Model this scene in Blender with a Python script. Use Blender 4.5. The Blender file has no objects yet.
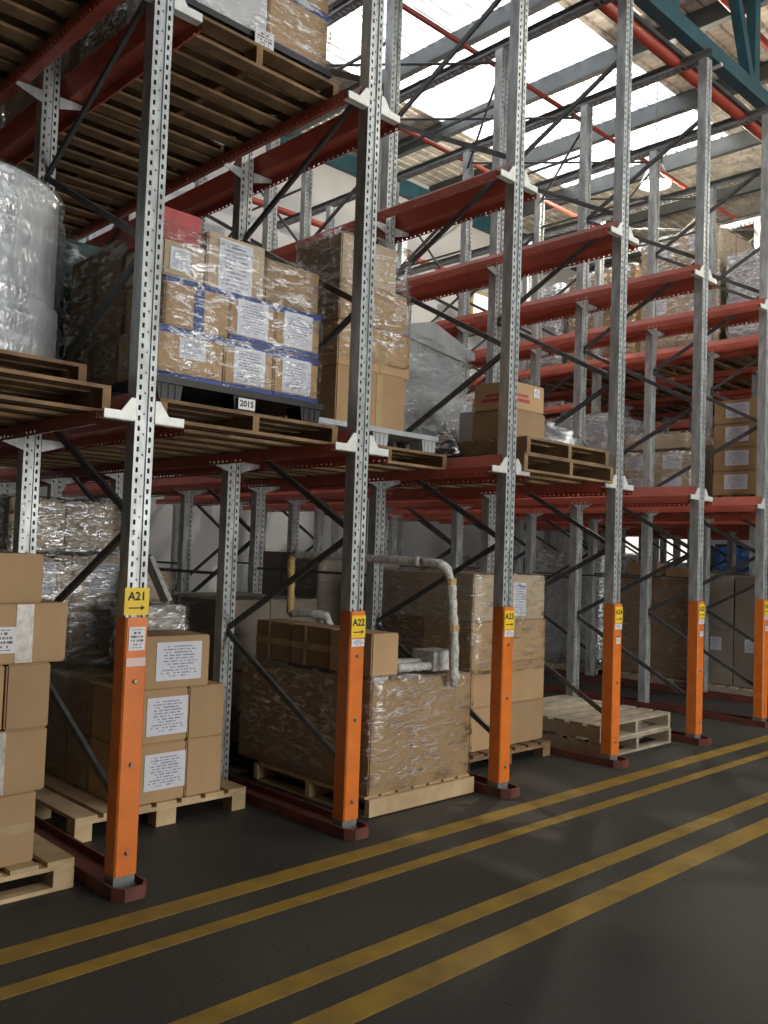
import bpy, bmesh, math, random
from mathutils import Vector, Matrix
random.seed(7)
SC = bpy.context.scene
COL = SC.collection

# ------------------------------------------------------------------ camera
CAM = (-2.0929, -3.869, 1.6381)
YAW, PITCH, ROLL, FPX = 0.7666, 0.0455, 0.0347, 888.83
fw = Vector((math.sin(YAW)*math.cos(PITCH), math.cos(YAW)*math.cos(PITCH), math.sin(PITCH)))
rt = Vector((math.cos(YAW), -math.sin(YAW), 0)); up = rt.cross(fw)
r2 = rt*math.cos(ROLL) + up*math.sin(ROLL); u2 = up*math.cos(ROLL) - rt*math.sin(ROLL)
cd = bpy.data.cameras.new('camera'); cam = bpy.data.objects.new('camera', cd); COL.objects.link(cam)
M = Matrix.Identity(4)
for k in range(3):
    M[k][0] = r2[k]; M[k][1] = u2[k]; M[k][2] = -fw[k]; M[k][3] = CAM[k]
cam.matrix_world = M
cd.sensor_fit = 'VERTICAL'; cd.sensor_height = 24; cd.lens = FPX/1024*24; cd.clip_start = .05; cd.clip_end = 200
SC.camera = cam

# ------------------------------------------------------------------ light
SKY_E = 3.4          # daylight through the translucent roof sheets
LAMP_W = 120         # each unseen lamp added over the aisle
w = bpy.data.worlds.new('world'); SC.world = w; w.use_nodes = True
w.node_tree.nodes['Background'].inputs[0].default_value = (1.0, .965, .91, 1)
w.node_tree.nodes['Background'].inputs[1].default_value = 7.8
# the open roller door behind the camera lets the daylight in (portal guides the sampling)
DOOR = (.2, 6.0, 5.0)
pl = bpy.data.lights.new('door_portal','AREA'); pl.shape = 'RECTANGLE'; pl.size = DOOR[1]-DOOR[0]; pl.size_y = DOOR[2]; pl.cycles.is_portal = True
po = bpy.data.objects.new('door_portal', pl); COL.objects.link(po); po.location = ((DOOR[0]+DOOR[1])/2,-10.0,DOOR[2]/2); po.rotation_euler = (math.pi/2,0,0)
SC.view_settings.view_transform = 'Standard'; SC.view_settings.look = 'None'
SC.view_settings.gamma = 1; SC.view_settings.use_curve_mapping = False
SC.view_settings.exposure = -0.25
SC.cycles.transparent_max_bounces = 24; SC.cycles.max_bounces = 8

# ------------------------------------------------------------------ materials
def nodes(name):
    m = bpy.data.materials.new(name); m.use_nodes = True
    nt = m.node_tree; return m, nt, nt.nodes, nt.links, nt.nodes['Principled BSDF']
def mat(name, c, rough=.6, metal=0, vary=.12, scale=6, c2=None, bump=0, bscale=40, stretch=(1,1,1), rnd=0, spec=.5):
    m, nt, N, L, b = nodes(name)
    b.inputs['Roughness'].default_value = rough; b.inputs['Metallic'].default_value = metal
    b.inputs['Specular IOR Level'].default_value = spec
    tc = N.new('ShaderNodeTexCoord'); mp = N.new('ShaderNodeMapping'); mp.inputs['Scale'].default_value = stretch
    L.new(tc.outputs['Object'], mp.inputs[0])
    nz = N.new('ShaderNodeTexNoise'); nz.inputs['Scale'].default_value = scale; nz.inputs['Detail'].default_value = 5
    L.new(mp.outputs[0], nz.inputs['Vector'])
    rp = N.new('ShaderNodeValToRGB'); rp.color_ramp.elements[0].position = .3; rp.color_ramp.elements[1].position = .7
    if c2 is None: c2 = tuple(v*(1-vary*1.6) for v in c)
    rp.color_ramp.elements[0].color = (*c2, 1); rp.color_ramp.elements[1].color = (*[min(1, v*(1+vary*.6)) for v in c], 1)
    L.new(nz.outputs['Fac'], rp.inputs[0]); out = rp.outputs[0]
    if rnd:
        oi = N.new('ShaderNodeObjectInfo'); mr = N.new('ShaderNodeMapRange')
        mr.inputs[3].default_value = 1-rnd; mr.inputs[4].default_value = 1+rnd
        L.new(oi.outputs['Random'], mr.inputs[0])
        hs = N.new('ShaderNodeHueSaturation'); L.new(mr.outputs[0], hs.inputs['Value']); L.new(out, hs.inputs['Color']); out = hs.outputs[0]
    L.new(out, b.inputs['Base Color'])
    if bump:
        n2 = N.new('ShaderNodeTexNoise'); n2.inputs['Scale'].default_value = bscale; n2.inputs['Detail'].default_value = 4
        L.new(mp.outputs[0], n2.inputs['Vector'])
        bp = N.new('ShaderNodeBump'); bp.inputs['Strength'].default_value = bump; bp.inputs['Distance'].default_value = .02
        L.new(n2.outputs['Fac'], bp.inputs['Height']); L.new(bp.outputs[0], b.inputs['Normal'])
    return m
def film_mat(name, tint=(.97,.98,.98), base=.035, amt=.75, rough=.10, lo=.47, hi=.72, sc=(3.6,3.6,11), gl=(.95,.97,1)):
    m, nt, N, L, b = nodes(name); N.remove(b); out = N['Material Output']
    tc = N.new('ShaderNodeTexCoord'); mp = N.new('ShaderNodeMapping'); mp.inputs['Scale'].default_value = sc
    mp.inputs['Rotation'].default_value = (.12, .1, .2); L.new(tc.outputs['Object'], mp.inputs[0])
    nz = N.new('ShaderNodeTexNoise'); nz.inputs['Scale'].default_value = 2.6; nz.inputs['Detail'].default_value = 6; nz.inputs['Distortion'].default_value = .9
    L.new(mp.outputs[0], nz.inputs['Vector'])
    mr = N.new('ShaderNodeMapRange'); mr.inputs[1].default_value = lo; mr.inputs[2].default_value = hi
    mr.inputs[3].default_value = base; mr.inputs[4].default_value = amt; L.new(nz.outputs['Fac'], mr.inputs[0])
    n2 = N.new('ShaderNodeTexNoise'); n2.inputs['Scale'].default_value = 6.5; n2.inputs['Detail'].default_value = 4; n2.inputs['Distortion'].default_value = .8
    L.new(mp.outputs[0], n2.inputs['Vector'])
    bp = N.new('ShaderNodeBump'); bp.inputs['Strength'].default_value = 1; bp.inputs['Distance'].default_value = .012
    L.new(n2.outputs['Fac'], bp.inputs['Height'])
    g = N.new('ShaderNodeBsdfGlossy'); g.inputs['Roughness'].default_value = rough; g.inputs['Color'].default_value = (*gl, 1)
    L.new(bp.outputs[0], g.inputs['Normal'])
    t = N.new('ShaderNodeBsdfTransparent'); t.inputs['Color'].default_value = (*tint, 1)
    mx = N.new('ShaderNodeMixShader'); L.new(mr.outputs[0], mx.inputs[0]); L.new(t.outputs[0], mx.inputs[1]); L.new(g.outputs[0], mx.inputs[2])
    L.new(mx.outputs[0], out.inputs[0]); return m
def emit_mat(name, c, e):
    m, nt, N, L, b = nodes(name)
    b.inputs['Base Color'].default_value = (.8,.8,.8,1); b.inputs['Emission Color'].default_value = (*c, 1); b.inputs['Emission Strength'].default_value = e
    return m
def print_mat(name, paper, ink, rows, cols=1.0, fill=.55, axis='Z'):
    """white paper with lines of illegible small print (local Generated coordinates)"""
    m, nt, N, L, b = nodes(name); b.inputs['Roughness'].default_value = .6
    tc = N.new('ShaderNodeTexCoord'); sx = N.new('ShaderNodeSeparateXYZ'); L.new(tc.outputs['Generated'], sx.inputs[0])
    def mth(op, a, bv=None, lnk=None):
        n = N.new('ShaderNodeMath'); n.operation = op
        if hasattr(a, 'is_linked'): L.new(a, n.inputs[0])
        else: n.inputs[0].default_value = a
        if bv is not None:
            if hasattr(bv, 'is_linked'): L.new(bv, n.inputs[1])
            else: n.inputs[1].default_value = bv
        return n.outputs[0]
    z = sx.outputs['Z']
    u = mth('ADD', sx.outputs['X'], sx.outputs['Y'])
    rowf = mth('MULTIPLY', z, rows); fr = mth('FRACT', rowf); row = mth('FLOOR', rowf)
    inrow = mth('LESS_THAN', mth('ABSOLUTE', mth('SUBTRACT', fr, .5)), fill*.42)
    wn = N.new('ShaderNodeTexNoise'); wn.noise_dimensions = '2D'; wn.inputs['Scale'].default_value = 1; wn.inputs['Detail'].default_value = 0
    cb = N.new('ShaderNodeCombineXYZ'); L.new(mth('MULTIPLY', u, 26*cols), cb.inputs[0]); L.new(mth('MULTIPLY', row, 7.3), cb.inputs[1]); L.new(cb.outputs[0], wn.inputs['Vector'])
    ink1 = mth('GREATER_THAN', wn.outputs['Fac'], .43)
    w2 = N.new('ShaderNodeTexWhiteNoise'); w2.noise_dimensions = '1D'; L.new(row, w2.inputs['W'])
    halfw = mth('ADD', mth('MULTIPLY', w2.outputs['Value'], .22), .2)
    inw = mth('LESS_THAN', mth('ABSOLUTE', mth('SUBTRACT', mth('FRACT', mth('ADD', u, 0.0)), .5)), halfw)
    edge = mth('LESS_THAN', mth('ABSOLUTE', mth('SUBTRACT', z, .5)), .40)
    f = mth('MULTIPLY', mth('MULTIPLY', inrow, ink1), mth('MULTIPLY', inw, edge))
    mx = N.new('ShaderNodeMix'); mx.data_type = 'RGBA'; L.new(f, mx.inputs[0]); mx.inputs[6].default_value = (*paper, 1); mx.inputs[7].default_value = (*ink, 1)
    L.new(mx.outputs[2], b.inputs['Base Color']); return m

MT = {}
MT['galv'] = mat('galvanised_steel', (.55,.59,.595), .40, .35, .25, 14, bump=.05, bscale=60, stretch=(1,1,.35))
MT['galv_d'] = mat('dull_steel', (.13,.137,.14), .5, .5, .2, 14)
MT['galv_l'] = mat('bracket_steel', (.80,.83,.80), .45, .25, .08, 20)
MT['red'] = mat('red_painted_rail', (.52,.115,.075), .42, 0, .14, 5, rnd=.05)
MT['maroon'] = mat('worn_red_floor_rail', (.17,.045,.034), .6, 0, .3, 8, c2=(.08,.03,.024))
MT['orange'] = mat('orange_guard_paint', (.80,.21,.028), .42, 0, .10, 7, c2=(.66,.16,.02))
MT['yellow'] = mat('yellow_sign', (.90,.62,.03), .5, 0, .03)
MT['black'] = mat('black_print', (.012,.012,.012), .6, 0, .05)
MT['white'] = mat('white_plastic', (.80,.80,.80), .5, 0, .03)
MT['pinkp'] = mat('pink_tag', (.80,.62,.58), .5, 0, .05)
MT['bolt'] = mat('bolt_zinc', (.35,.34,.32), .35, .8, .1)
MT['wood'] = mat('pallet_wood', (.27,.17,.088), .8, 0, .3, 5, c2=(.13,.08,.042), stretch=(1,1,1), bump=.15, rnd=.2)
MT['wood_l'] = mat('pale_pallet_wood', (.62,.47,.28), .75, 0, .2, 5, c2=(.47,.33,.18), bump=.15, rnd=.12)
MT['wood_g'] = mat('grey_pallet_wood', (.44,.38,.29), .85, 0, .25, 5, c2=(.30,.25,.18), bump=.2, rnd=.15)
MT['card'] = mat('cardboard', (.46,.305,.165), .75, 0, .08, 3, rnd=.12, spec=.3)
MT['card_d'] = mat('brown_cardboard', (.33,.22,.125), .75, 0, .1, 3, rnd=.12, spec=.3)
MT['card_g'] = mat('grey_cardboard', (.30,.25,.20), .75, 0, .1, 3, rnd=.1, spec=.3)
MT['card_p'] = mat('pale_cardboard', (.58,.46,.32), .75, 0, .08, 3, rnd=.1, spec=.3)
MT['card_w'] = mat('white_cardboard', (.66,.66,.68), .7, 0, .06, 3, rnd=.06)
MT['card_r'] = mat('red_plastic_sheet', (.48,.08,.08), .5, 0, .2, 8)
MT['teal_b'] = mat('teal_bundle', (.05,.13,.12), .6, 0, .4, 8, bump=.4, bscale=9)
MT['tape'] = mat('clear_brown_tape', (.50,.37,.20), .25, 0, .1, 8)
MT['tape_s'] = mat('shiny_clear_tape', (.62,.58,.52), .22, 0, .25, 22)
MT['blue'] = mat('blue_tape', (.04,.085,.32), .4, 0, .15, 9)
MT['blkp'] = mat('black_plastic', (.02,.02,.022), .45, 0, .2, 10)
MT['gryp'] = mat('grey_plastic', (.45,.49,.51), .5, 0, .1, 10)
MT['gryw'] = mat('grey_machine_cover', (.34,.36,.365), .5, 0, .15, 6, bump=.3, bscale=12)
MT['blued'] = mat('blue_drum', (.03,.13,.40), .4, 0, .1)
MT['paper'] = print_mat('printed_paper', (.72,.74,.81), (.28,.30,.40), 13)
MT['paper_s'] = print_mat('small_printed_paper', (.76,.77,.80), (.1,.1,.12), 6, .8, .7)
MT['foil'] = mat('foil_insulation', (.84,.80,.70), .4, .15, .3, 3, bump=.55, bscale=5, stretch=(2.5,.9,1))
MT['galv_m'] = mat('weathered_steel', (.27,.29,.295), .5, .3, .2, 10)
MT['purlin'] = mat('purlin_steel', (.095,.108,.112), .5, .2, .15, 4)
MT['teal'] = mat('teal_truss_paint', (.025,.095,.125), .5, 0, .2, 4)
MT['pipe'] = mat('red_sprinkler_pipe', (.36,.055,.035), .4, 0, .1, 4)
MT['wall'] = mat('painted_wall', (.55,.56,.56), .8, 0, .06, 1.2)
MT['wall_d'] = mat('dark_unseen_wall', (.07,.07,.07), .8, 0, .1, 1.2)  # unseen walls made dark to cut bounce light onto left-facing sides
MT['film'] = film_mat('stretch_film')
MT['film_h'] = film_mat('heavy_stretch_film', tint=(.85,.87,.88), base=.07, amt=.9, lo=.42, hi=.64)
MT['film_l'] = film_mat('light_stretch_film', base=.03, amt=.30, lo=.5, hi=.75)
MT['film_r'] = film_mat('film_roll', tint=(.9,.92,.93), base=.10, amt=.5, lo=.45, hi=.7, sc=(3,3,1.2), rough=.25)
MT['rollc'] = mat('film_roll_core', (.70,.72,.73), .3, .0, .12, 3, stretch=(5,5,.6), bump=.2, bscale=6)
MT['bubble'] = mat('bubble_wrap', (.60,.60,.57), .28, 0, .25, 30, bump=.6, bscale=60)
MT['amber'] = mat('amber_tape_wrap', (.55,.38,.14), .35, 0, .25, 20, bump=.4, bscale=40)
def sky_mat():
    m = emit_mat('translucent_roof_sheet', (.94,.97,1.0), SKY_E); nt = m.node_tree; N = nt.nodes; L = nt.links
    tc = N.new('ShaderNodeTexCoord'); mp = N.new('ShaderNodeMapping'); mp.inputs['Scale'].default_value = (.35,9,1); L.new(tc.outputs['Object'], mp.inputs[0])
    nz = N.new('ShaderNodeTexNoise'); nz.inputs['Scale'].default_value = 2.2; nz.inputs['Detail'].default_value = 6; L.new(mp.outputs[0], nz.inputs['Vector'])
    mr = N.new('ShaderNodeMapRange'); mr.inputs[1].default_value = .36; mr.inputs[2].default_value = .62; mr.inputs[3].default_value = SKY_E*.12; mr.inputs[4].default_value = SKY_E*1.1
    L.new(nz.outputs['Fac'], mr.inputs[0]); L.new(mr.outputs[0], N['Principled BSDF'].inputs['Emission Strength']); return m
MT['sky'] = sky_mat()
MT['lit'] = emit_mat('lit_window_glass', (1,.95,.84), 1.3)
MT['lampe'] = emit_mat('lamp_lens', (1,.90,.70), 40)
MT['alu'] = mat('lamp_aluminium', (.6,.6,.6), .35, .8, .05)

def floor_mat():
    m, nt, N, L, b = nodes('asphalt_floor')
    tc = N.new('ShaderNodeTexCoord')
    n1 = N.new('ShaderNodeTexNoise'); n1.inputs['Scale'].default_value = .8; n1.inputs['Detail'].default_value = 6; n1.inputs['Distortion'].default_value = .6
    n2 = N.new('ShaderNodeTexNoise'); n2.inputs['Scale'].default_value = 55; n2.inputs['Detail'].default_value = 3
    for n in (n1, n2): L.new(tc.outputs['Object'], n.inputs['Vector'])
    rp = N.new('ShaderNodeValToRGB'); e = rp.color_ramp.elements; e[0].position = .32; e[0].color = (.030,.029,.026,1); e[1].position = .72; e[1].color = (.072,.068,.058,1)
    L.new(n1.outputs['Fac'], rp.inputs[0])
    mx = N.new('ShaderNodeMix'); mx.data_type = 'RGBA'; mx.blend_type = 'MULTIPLY'; mx.inputs[0].default_value = .6
    r2_ = N.new('ShaderNodeValToRGB'); r2_.color_ramp.elements[0].position = .35; r2_.color_ramp.elements[0].color = (.55,.55,.55,1); r2_.color_ramp.elements[1].position = .6
    L.new(n2.outputs['Fac'], r2_.inputs[0]); L.new(rp.outputs[0], mx.inputs[6]); L.new(r2_.outputs[0], mx.inputs[7])
    L.new(mx.outputs[2], b.inputs['Base Color'])
    mr = N.new('ShaderNodeMapRange'); mr.inputs[3].default_value = .50; mr.inputs[4].default_value = .8; L.new(n1.outputs['Fac'], mr.inputs[0]); L.new(mr.outputs[0], b.inputs['Roughness'])
    b.inputs['Specular IOR Level'].default_value = .35
    bp = N.new('ShaderNodeBump'); bp.inputs['Strength'].default_value = .25; bp.inputs['Distance'].default_value = .01; L.new(n2.outputs['Fac'], bp.inputs['Height']); L.new(bp.outputs[0], b.inputs['Normal'])
    return m
MT['floor'] = floor_mat()
MT['line'] = mat('worn_yellow_line', (.30,.185,.022), .65, 0, .2, 5, c2=(.19,.12,.022))

# ------------------------------------------------------------------ mesh helpers
class MB:
    def __init__(s): s.v = []; s.f = []; s.m = []
    def add(s, vs, fs, mi=0):
        o = len(s.v); s.v += [tuple(p) for p in vs]; s.f += [[o+i for i in f] for f in fs]; s.m += [mi]*len(fs); return s
    def box(s, x0, x1, y0, y1, z0, z1, mi=0):
        return s.add([(x0,y0,z0),(x1,y0,z0),(x1,y1,z0),(x0,y1,z0),(x0,y0,z1),(x1,y0,z1),(x1,y1,z1),(x0,y1,z1)],
                     [(0,3,2,1),(4,5,6,7),(0,1,5,4),(1,2,6,5),(2,3,7,6),(3,0,4,7)], mi)
    def prism(s, pts, ax, a, b, mi=0):
        """closed polygon pts (2-D) extruded along axis ax from a to b"""
        def P(p, t): return {'x': (t,p[0],p[1]), 'y': (p[0],t,p[1]), 'z': (p[0],p[1],t)}[ax]
        n = len(pts); vs = [P(p,a) for p in pts]+[P(p,b) for p in pts]
        fs = [list(range(n)), list(range(2*n-1,n-1,-1))]+[(i,i+n,(i+1)%n+n,(i+1)%n) for i in range(n)]
        return s.add(vs, fs, mi)
    def tube(s, path, r, n=8, mi=0, cap=True):
        path = [Vector(p) for p in path]; k = len(path); rs = r if isinstance(r,(list,tuple)) else [r]*k
        vs = []; ref = None
        for i,p in enumerate(path):
            t = (path[min(i+1,k-1)]-path[max(i-1,0)]).normalized()
            if ref is None: ref = t.orthogonal().normalized()
            ref = (ref - t*ref.dot(t)).normalized(); bn = t.cross(ref)
            vs += [p + (ref*math.cos(2*math.pi*j/n)+bn*math.sin(2*math.pi*j/n))*rs[i] for j in range(n)]
        fs = [(i*n+j, i*n+(j+1)%n, (i+1)*n+(j+1)%n, (i+1)*n+j) for i in range(k-1) for j in range(n)]
        if cap: fs += [list(range(n))[::-1], list(range((k-1)*n,k*n))]
        return s.add(vs, fs, mi)
    def bar(s, a, b, w, h, mi=0):
        """rectangular bar from a to b"""
        a, b = Vector(a), Vector(b); t = (b-a).normalized()
        ref = Vector((1,0,0)) if abs(t.x) < .7 else Vector((0,0,1))
        u = (ref - t*ref.dot(t)).normalized(); v = t.cross(u)
        c = [u*w/2*i+v*h/2*j for i,j in ((-1,-1),(1,-1),(1,1),(-1,1))]
        return s.add([a+q for q in c]+[b+q for q in c], [(0,1,2,3),(7,6,5,4)]+[(i,i+4,(i+1)%4+4,(i+1)%4) for i in range(4)], mi)
    def lathe(s, prof, n=24, mi=0):
        vs = [(r*math.cos(2*math.pi*j/n), r*math.sin(2*math.pi*j/n), z) for r,z in prof for j in range(n)]
        return s.add(vs, [(i*n+j, i*n+(j+1)%n, (i+1)*n+(j+1)%n, (i+1)*n+j) for i in range(len(prof)-1) for j in range(n)], mi)
    def holes(s, org, du, dv, w, h, cells, hw, hh, off=(0,0), mi=0):
        """strip of `cells` cells (w x h each, stacked along dv) each with one hw x hh hole through it"""
        org, du, dv = Vector(org), Vector(du), Vector(dv)
        us = [0, w/2-hw/2+off[0], w/2+hw/2+off[0], w]
        for c in range(cells):
            vs_ = [c*h, c*h+h/2-hh/2+off[1], c*h+h/2+hh/2+off[1], c*h+h]
            s.add([org+du*a+dv*b for b in vs_ for a in us], [(j*4+i,j*4+i+1,j*4+i+5,j*4+i+4) for j in range(3) for i in range(3) if (i,j) != (1,1)], mi)
        return s
    def mesh(s, name, mats):
        me = bpy.data.meshes.new(name); me.from_pydata(s.v, [], s.f)
        for m in mats: me.materials.append(MT[m] if isinstance(m,str) else m)
        if len(mats) > 1: me.polygons.foreach_set('material_index', s.m)
        bm = bmesh.new(); bm.from_mesh(me); bmesh.ops.recalc_face_normals(bm, faces=bm.faces); bm.to_mesh(me); bm.free()
        return me
    def build(s, name, mats, parent=None, loc=(0,0,0), rz=0, smooth=False):
        me = s.mesh(name, mats if isinstance(mats,(list,tuple)) else [mats])
        if smooth: me.polygons.foreach_set('use_smooth', [True]*len(me.polygons))
        return put(name, me, parent, loc, rz)
def put(name, me, parent=None, loc=(0,0,0), rz=0, rot=None):
    o = bpy.data.objects.new(name, me); COL.objects.link(o); o.parent = parent; o.location = loc
    o.rotation_euler = rot if rot else (0,0,rz); return o
def tag(o, label, cat, group=None):
    o['label'] = label; o['category'] = cat
    if group: o['group'] = group
    return o
def thing(name, label, cat, loc=(0,0,0), rz=0, group=None):
    return tag(put(name, None, None, loc, rz), label, cat, group)
def struct(o): o['kind'] = 'structure'; return o
CACHE = {}
def boxmesh(dx, dy, dz, m, bev=0.0):
    """box centred in x,y with its base at z=0; cached by size"""
    k = (round(dx,3), round(dy,3), round(dz,3), m, bev)
    if k not in CACHE:
        me = MB().box(-dx/2,dx/2,-dy/2,dy/2,0,dz).mesh('box_'+m, [m])
        if bev:
            bm = bmesh.new(); bm.from_mesh(me); bmesh.ops.bevel(bm, geom=bm.edges, offset=bev, segments=2, affect='EDGES'); bm.to_mesh(me); bm.free()
        CACHE[k] = me
    return CACHE[k]
def text_into(mb, txt, size, x, z, y, mi, bold=.02):
    c = bpy.data.curves.new('t','FONT'); c.body = txt; c.size = size; c.align_x = 'CENTER'; c.align_y = 'CENTER'; c.offset = bold*size; c.resolution_u = 3
    o = bpy.data.objects.new('t', c); COL.objects.link(o); bpy.context.view_layer.update()
    me = bpy.data.meshes.new_from_object(o)
    mb.add([(x+v.co.x, y, z+v.co.y) for v in me.vertices], [tuple(p.vertices) for p in me.polygons], mi)
    bpy.data.objects.remove(o); bpy.data.curves.remove(c); bpy.data.meshes.remove(me)

# ------------------------------------------------------------------ dimensions
D = 1.42                         # lane pitch
Z1, Z2, ZT = 2.25, 4.32, 6.38    # rail tops (two levels), rack top
YS = [0, 1.31, 2.94, 4.20, 5.45, 6.75]
NL = 13                          # rack lines
YB = 7.45                        # back wall
ROOF = 8.5
XA, XB = -5.0, 27.0
NAMES = ['A21','A22','A23','A24','A25','A26']
ORD = ['first','second','third','fourth','fifth','sixth','seventh','eighth','ninth','tenth','eleventh','twelfth','thirteenth']
def lane_txt(k):
    if k == 0: return 'left of post A21'
    if k in (1,2,3): return 'right of post %s' % NAMES[k-1]
    return 'right of the %s post' % ORD[k-1]
def xc(k): return (k-.5)*D

# ------------------------------------------------------------------ setting
fl = struct(MB().box(XA, XB, -10, YB+.2, -.12, 0).build('floor', 'floor'))
for i,(y,wd) in enumerate(((-.30,.125),(-.59,.085),(-1.205,.105),(-1.49,.135))):
    MB().box(XA, XB, y-wd/2, y+wd/2, 0, .003).build('floor_line', 'line', fl)
wb = struct(MB().box(XA, XB, YB, YB+.2, 0, ROOF+.4).build('wall_back', 'wall'))
we = struct(MB().box(XB, XB+.2, -10, YB+.2, 0, ROOF+.4).build('wall_right', 'wall'))
wl = struct(MB().box(XA-.2, XA, -10, YB+.2, 0, ROOF+.4).build('wall_left', 'wall_d'))
wf = struct(MB().box(XA-.2,DOOR[0],-10.2,-10,0,ROOF+.4).box(DOOR[1],XB+.2,-10.2,-10,0,ROOF+.4).box(DOOR[0],DOOR[1],-10.2,-10,DOOR[2],ROOF+.4).build('wall_front','wall_d'))
# wall girt and windows
MB().box(XA, XB, YB-.12, YB-.002, 8.08, 8.36).build('girt', 'teal', wb)
for i,(x0,x1,z0,z1) in enumerate(((11.0,12.0,6.1,6.8),(16.8,18.1,1.65,2.3),(18.4,19.2,1.65,2.3),(19.5,20.4,1.65,2.3))):
    wn = struct(MB().box(x0, x1, YB-.02, YB-.006, z0, z1).build('window_%d' % (i+1), 'lit'))
    fr = MB()
    for a,b,c,d in ((x0-.06,x1+.06,z1,z1+.06),(x0-.06,x1+.06,z0-.06,z0),(x0-.06,x0,z0,z1),(x1,x1+.06,z0,z1)): fr.box(a,b,YB-.05,YB-.004,c,d)
    fr.build('window_frame', 'wood_l' if i == 0 else 'galv', wn)
# roof of ribbed sheets with translucent ones over the racks; aisle patch and left end are unseen, added for light
ce = struct(MB().box(XA, XB, -10, YB+.2, ROOF+.09, ROOF+.14).build('ceiling', 'foil'))
SW = .775
def sheet_mesh(x0, x1, m):
    mb = MB(); prof = []
    for r in range(4):
        a = r*SW/4; prof += [(a,0),(a+.075,0),(a+.09,.035),(a+.12,.035),(a+.135,0)]
    prof.append((SW,0))
    vs = [(x0,y,z) for y,z in prof]+[(x1,y,z) for y,z in prof]; n = len(prof)
    return mb.add(vs, [(i,i+1,n+i+1,n+i) for i in range(n-1)]).mesh('sheet_'+m, [m])
SEG = [(XA,1.6),(1.6,11.4),(11.4,XB)]
SM = {(j,m): sheet_mesh(a,b,m) for j,(a,b) in enumerate(SEG) for m in ('foil','sky')}
y = -9.9
while y < YB:
    for j in range(3):
        lit = (j < 2 and 2.7 < y+SW/2 < 5.8) or (j > 0 and -7.4 < y+SW/2 < -3.4)
        put('skylight_sheet' if lit else 'roof_sheet', SM[(j,'sky' if lit else 'foil')], ce, (0,y,ROOF))
    y += SW
# purlins (Z sections along the lanes' direction)
pm = MB()
pm.box(-.004,.004,-9.9,YB,0,.30); pm.box(-.10,.004,-9.9,YB,-.004,.004); pm.box(-.004,.10,-9.9,YB,.296,.304); pm.box(-.10,-.092,-9.9,YB,0,.03)
pme = pm.mesh('purlin', ['purlin'])
x = -3.9
while x < XB:
    put('purlin', pme, ce, (x,0,ROOF-.306)); x += 1.7
# trusses
def truss(yy, label):
    t = thing('roof_truss', label, 'truss', (0,yy,6.62))
    MB().box(XA,XB,-.06,.06,0,.16).build('bottom_chord', 'teal', t)
    MB().box(XA,XB,-.06,.06,1.47,1.62).build('top_chord', 'teal', t)
    x = -5.17+1.75; k = 0
    vm = MB().box(-.06,.06,-.05,.05,.16,1.47).mesh('web', ['teal'])
    dm = MB().bar((0,0,.16),(-.62,0,1.47),.10,.10).mesh('diag', ['teal'])
    while x < XB-2:
        put('vertical_web', vm, t, (x,0,0)); put('diagonal_web', dm, t, (x-.10,0,0)); x += 1.75
    gm = MB().box(-.7,.7,-.03,.03,0,.05); gm = gm.mesh('clip', ['purlin'])
    MB().box(XA,XB,.10,.16,-.06,-.02).box(XA,XB,.15,.16,-.06,.03).build('cable_tray', 'purlin', t)
    for k in range(17):
        MB().box(-.02,.02,-.07,.14,-.02,.012).build('clip', 'galv_l', t, (-3.5+k*1.62,0,0))
truss(.20, 'teal steel roof truss running along just above the rack fronts')
def pipe(y_, z_, r, label):
    o = MB().tube([(XA+.05,0,0),(XB-.05,0,0)], r, 10).build('sprinkler_pipe', 'pipe', None, (0,y_,z_), smooth=True)
    tag(o, label, 'pipe', 'sprinkler pipes under the roof')
pipe(.36, 6.50, .055, 'thick red sprinkler main just behind the teal truss')
pipe(.75, 8.15, .04, 'thin red sprinkler pipe high above the teal truss')
pipe(2.10, 6.88, .027, 'thin red sprinkler pipe under the skylights')
pipe(3.95, 6.95, .03, 'thin red sprinkler pipe over the middle of the racks')
pipe(6.85, 6.75, .05, 'red sprinkler pipe close to the back wall')

# ------------------------------------------------------------------ rack line parts
UW, UD = .102, .085
def upright_mesh(front):
    mb = MB(); z0 = .0; n = int(round((ZT)/.05)); h = ZT/n
    hw = UW/2; c = .0165
    for sx in (-1,1):
        x0 = -hw if sx < 0 else c
        mb.holes((x0,0,0),(1,0,0),(0,0,1), hw-c, h, n, .0125, .024, off=(-.003*sx,0))
        mb.add([(sx*c,0,0),(sx*c,.009,0),(sx*c,.009,ZT),(sx*c,0,ZT)],[(0,1,2,3)])
        mb.add([(sx*hw,0,0),(sx*hw,UD,0),(sx*hw,UD,ZT),(sx*hw,0,ZT)],[(0,1,2,3)])
        mb.add([(sx*hw,UD,0),(sx*hw*.55,UD,0),(sx*hw*.55,UD,ZT),(sx*hw,UD,ZT)],[(0,1,2,3)])
        mb.add([(sx*hw*.55,UD,0),(sx*hw*.55,UD*.75,0),(sx*hw*.55,UD*.75,ZT),(sx*hw*.55,UD,ZT)],[(0,1,2,3)])
    mb.holes((-c,.009,0),(1,0,0),(0,0,1), 2*c, h*2, n//2, .009, .009)
    mb.add([(-hw,.001,ZT),(hw,.001,ZT),(hw,UD,ZT),(-hw,UD,ZT)],[(0,1,2,3)])
    return mb.mesh('upright', ['galv'])
UPR = upright_mesh(True)
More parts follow.
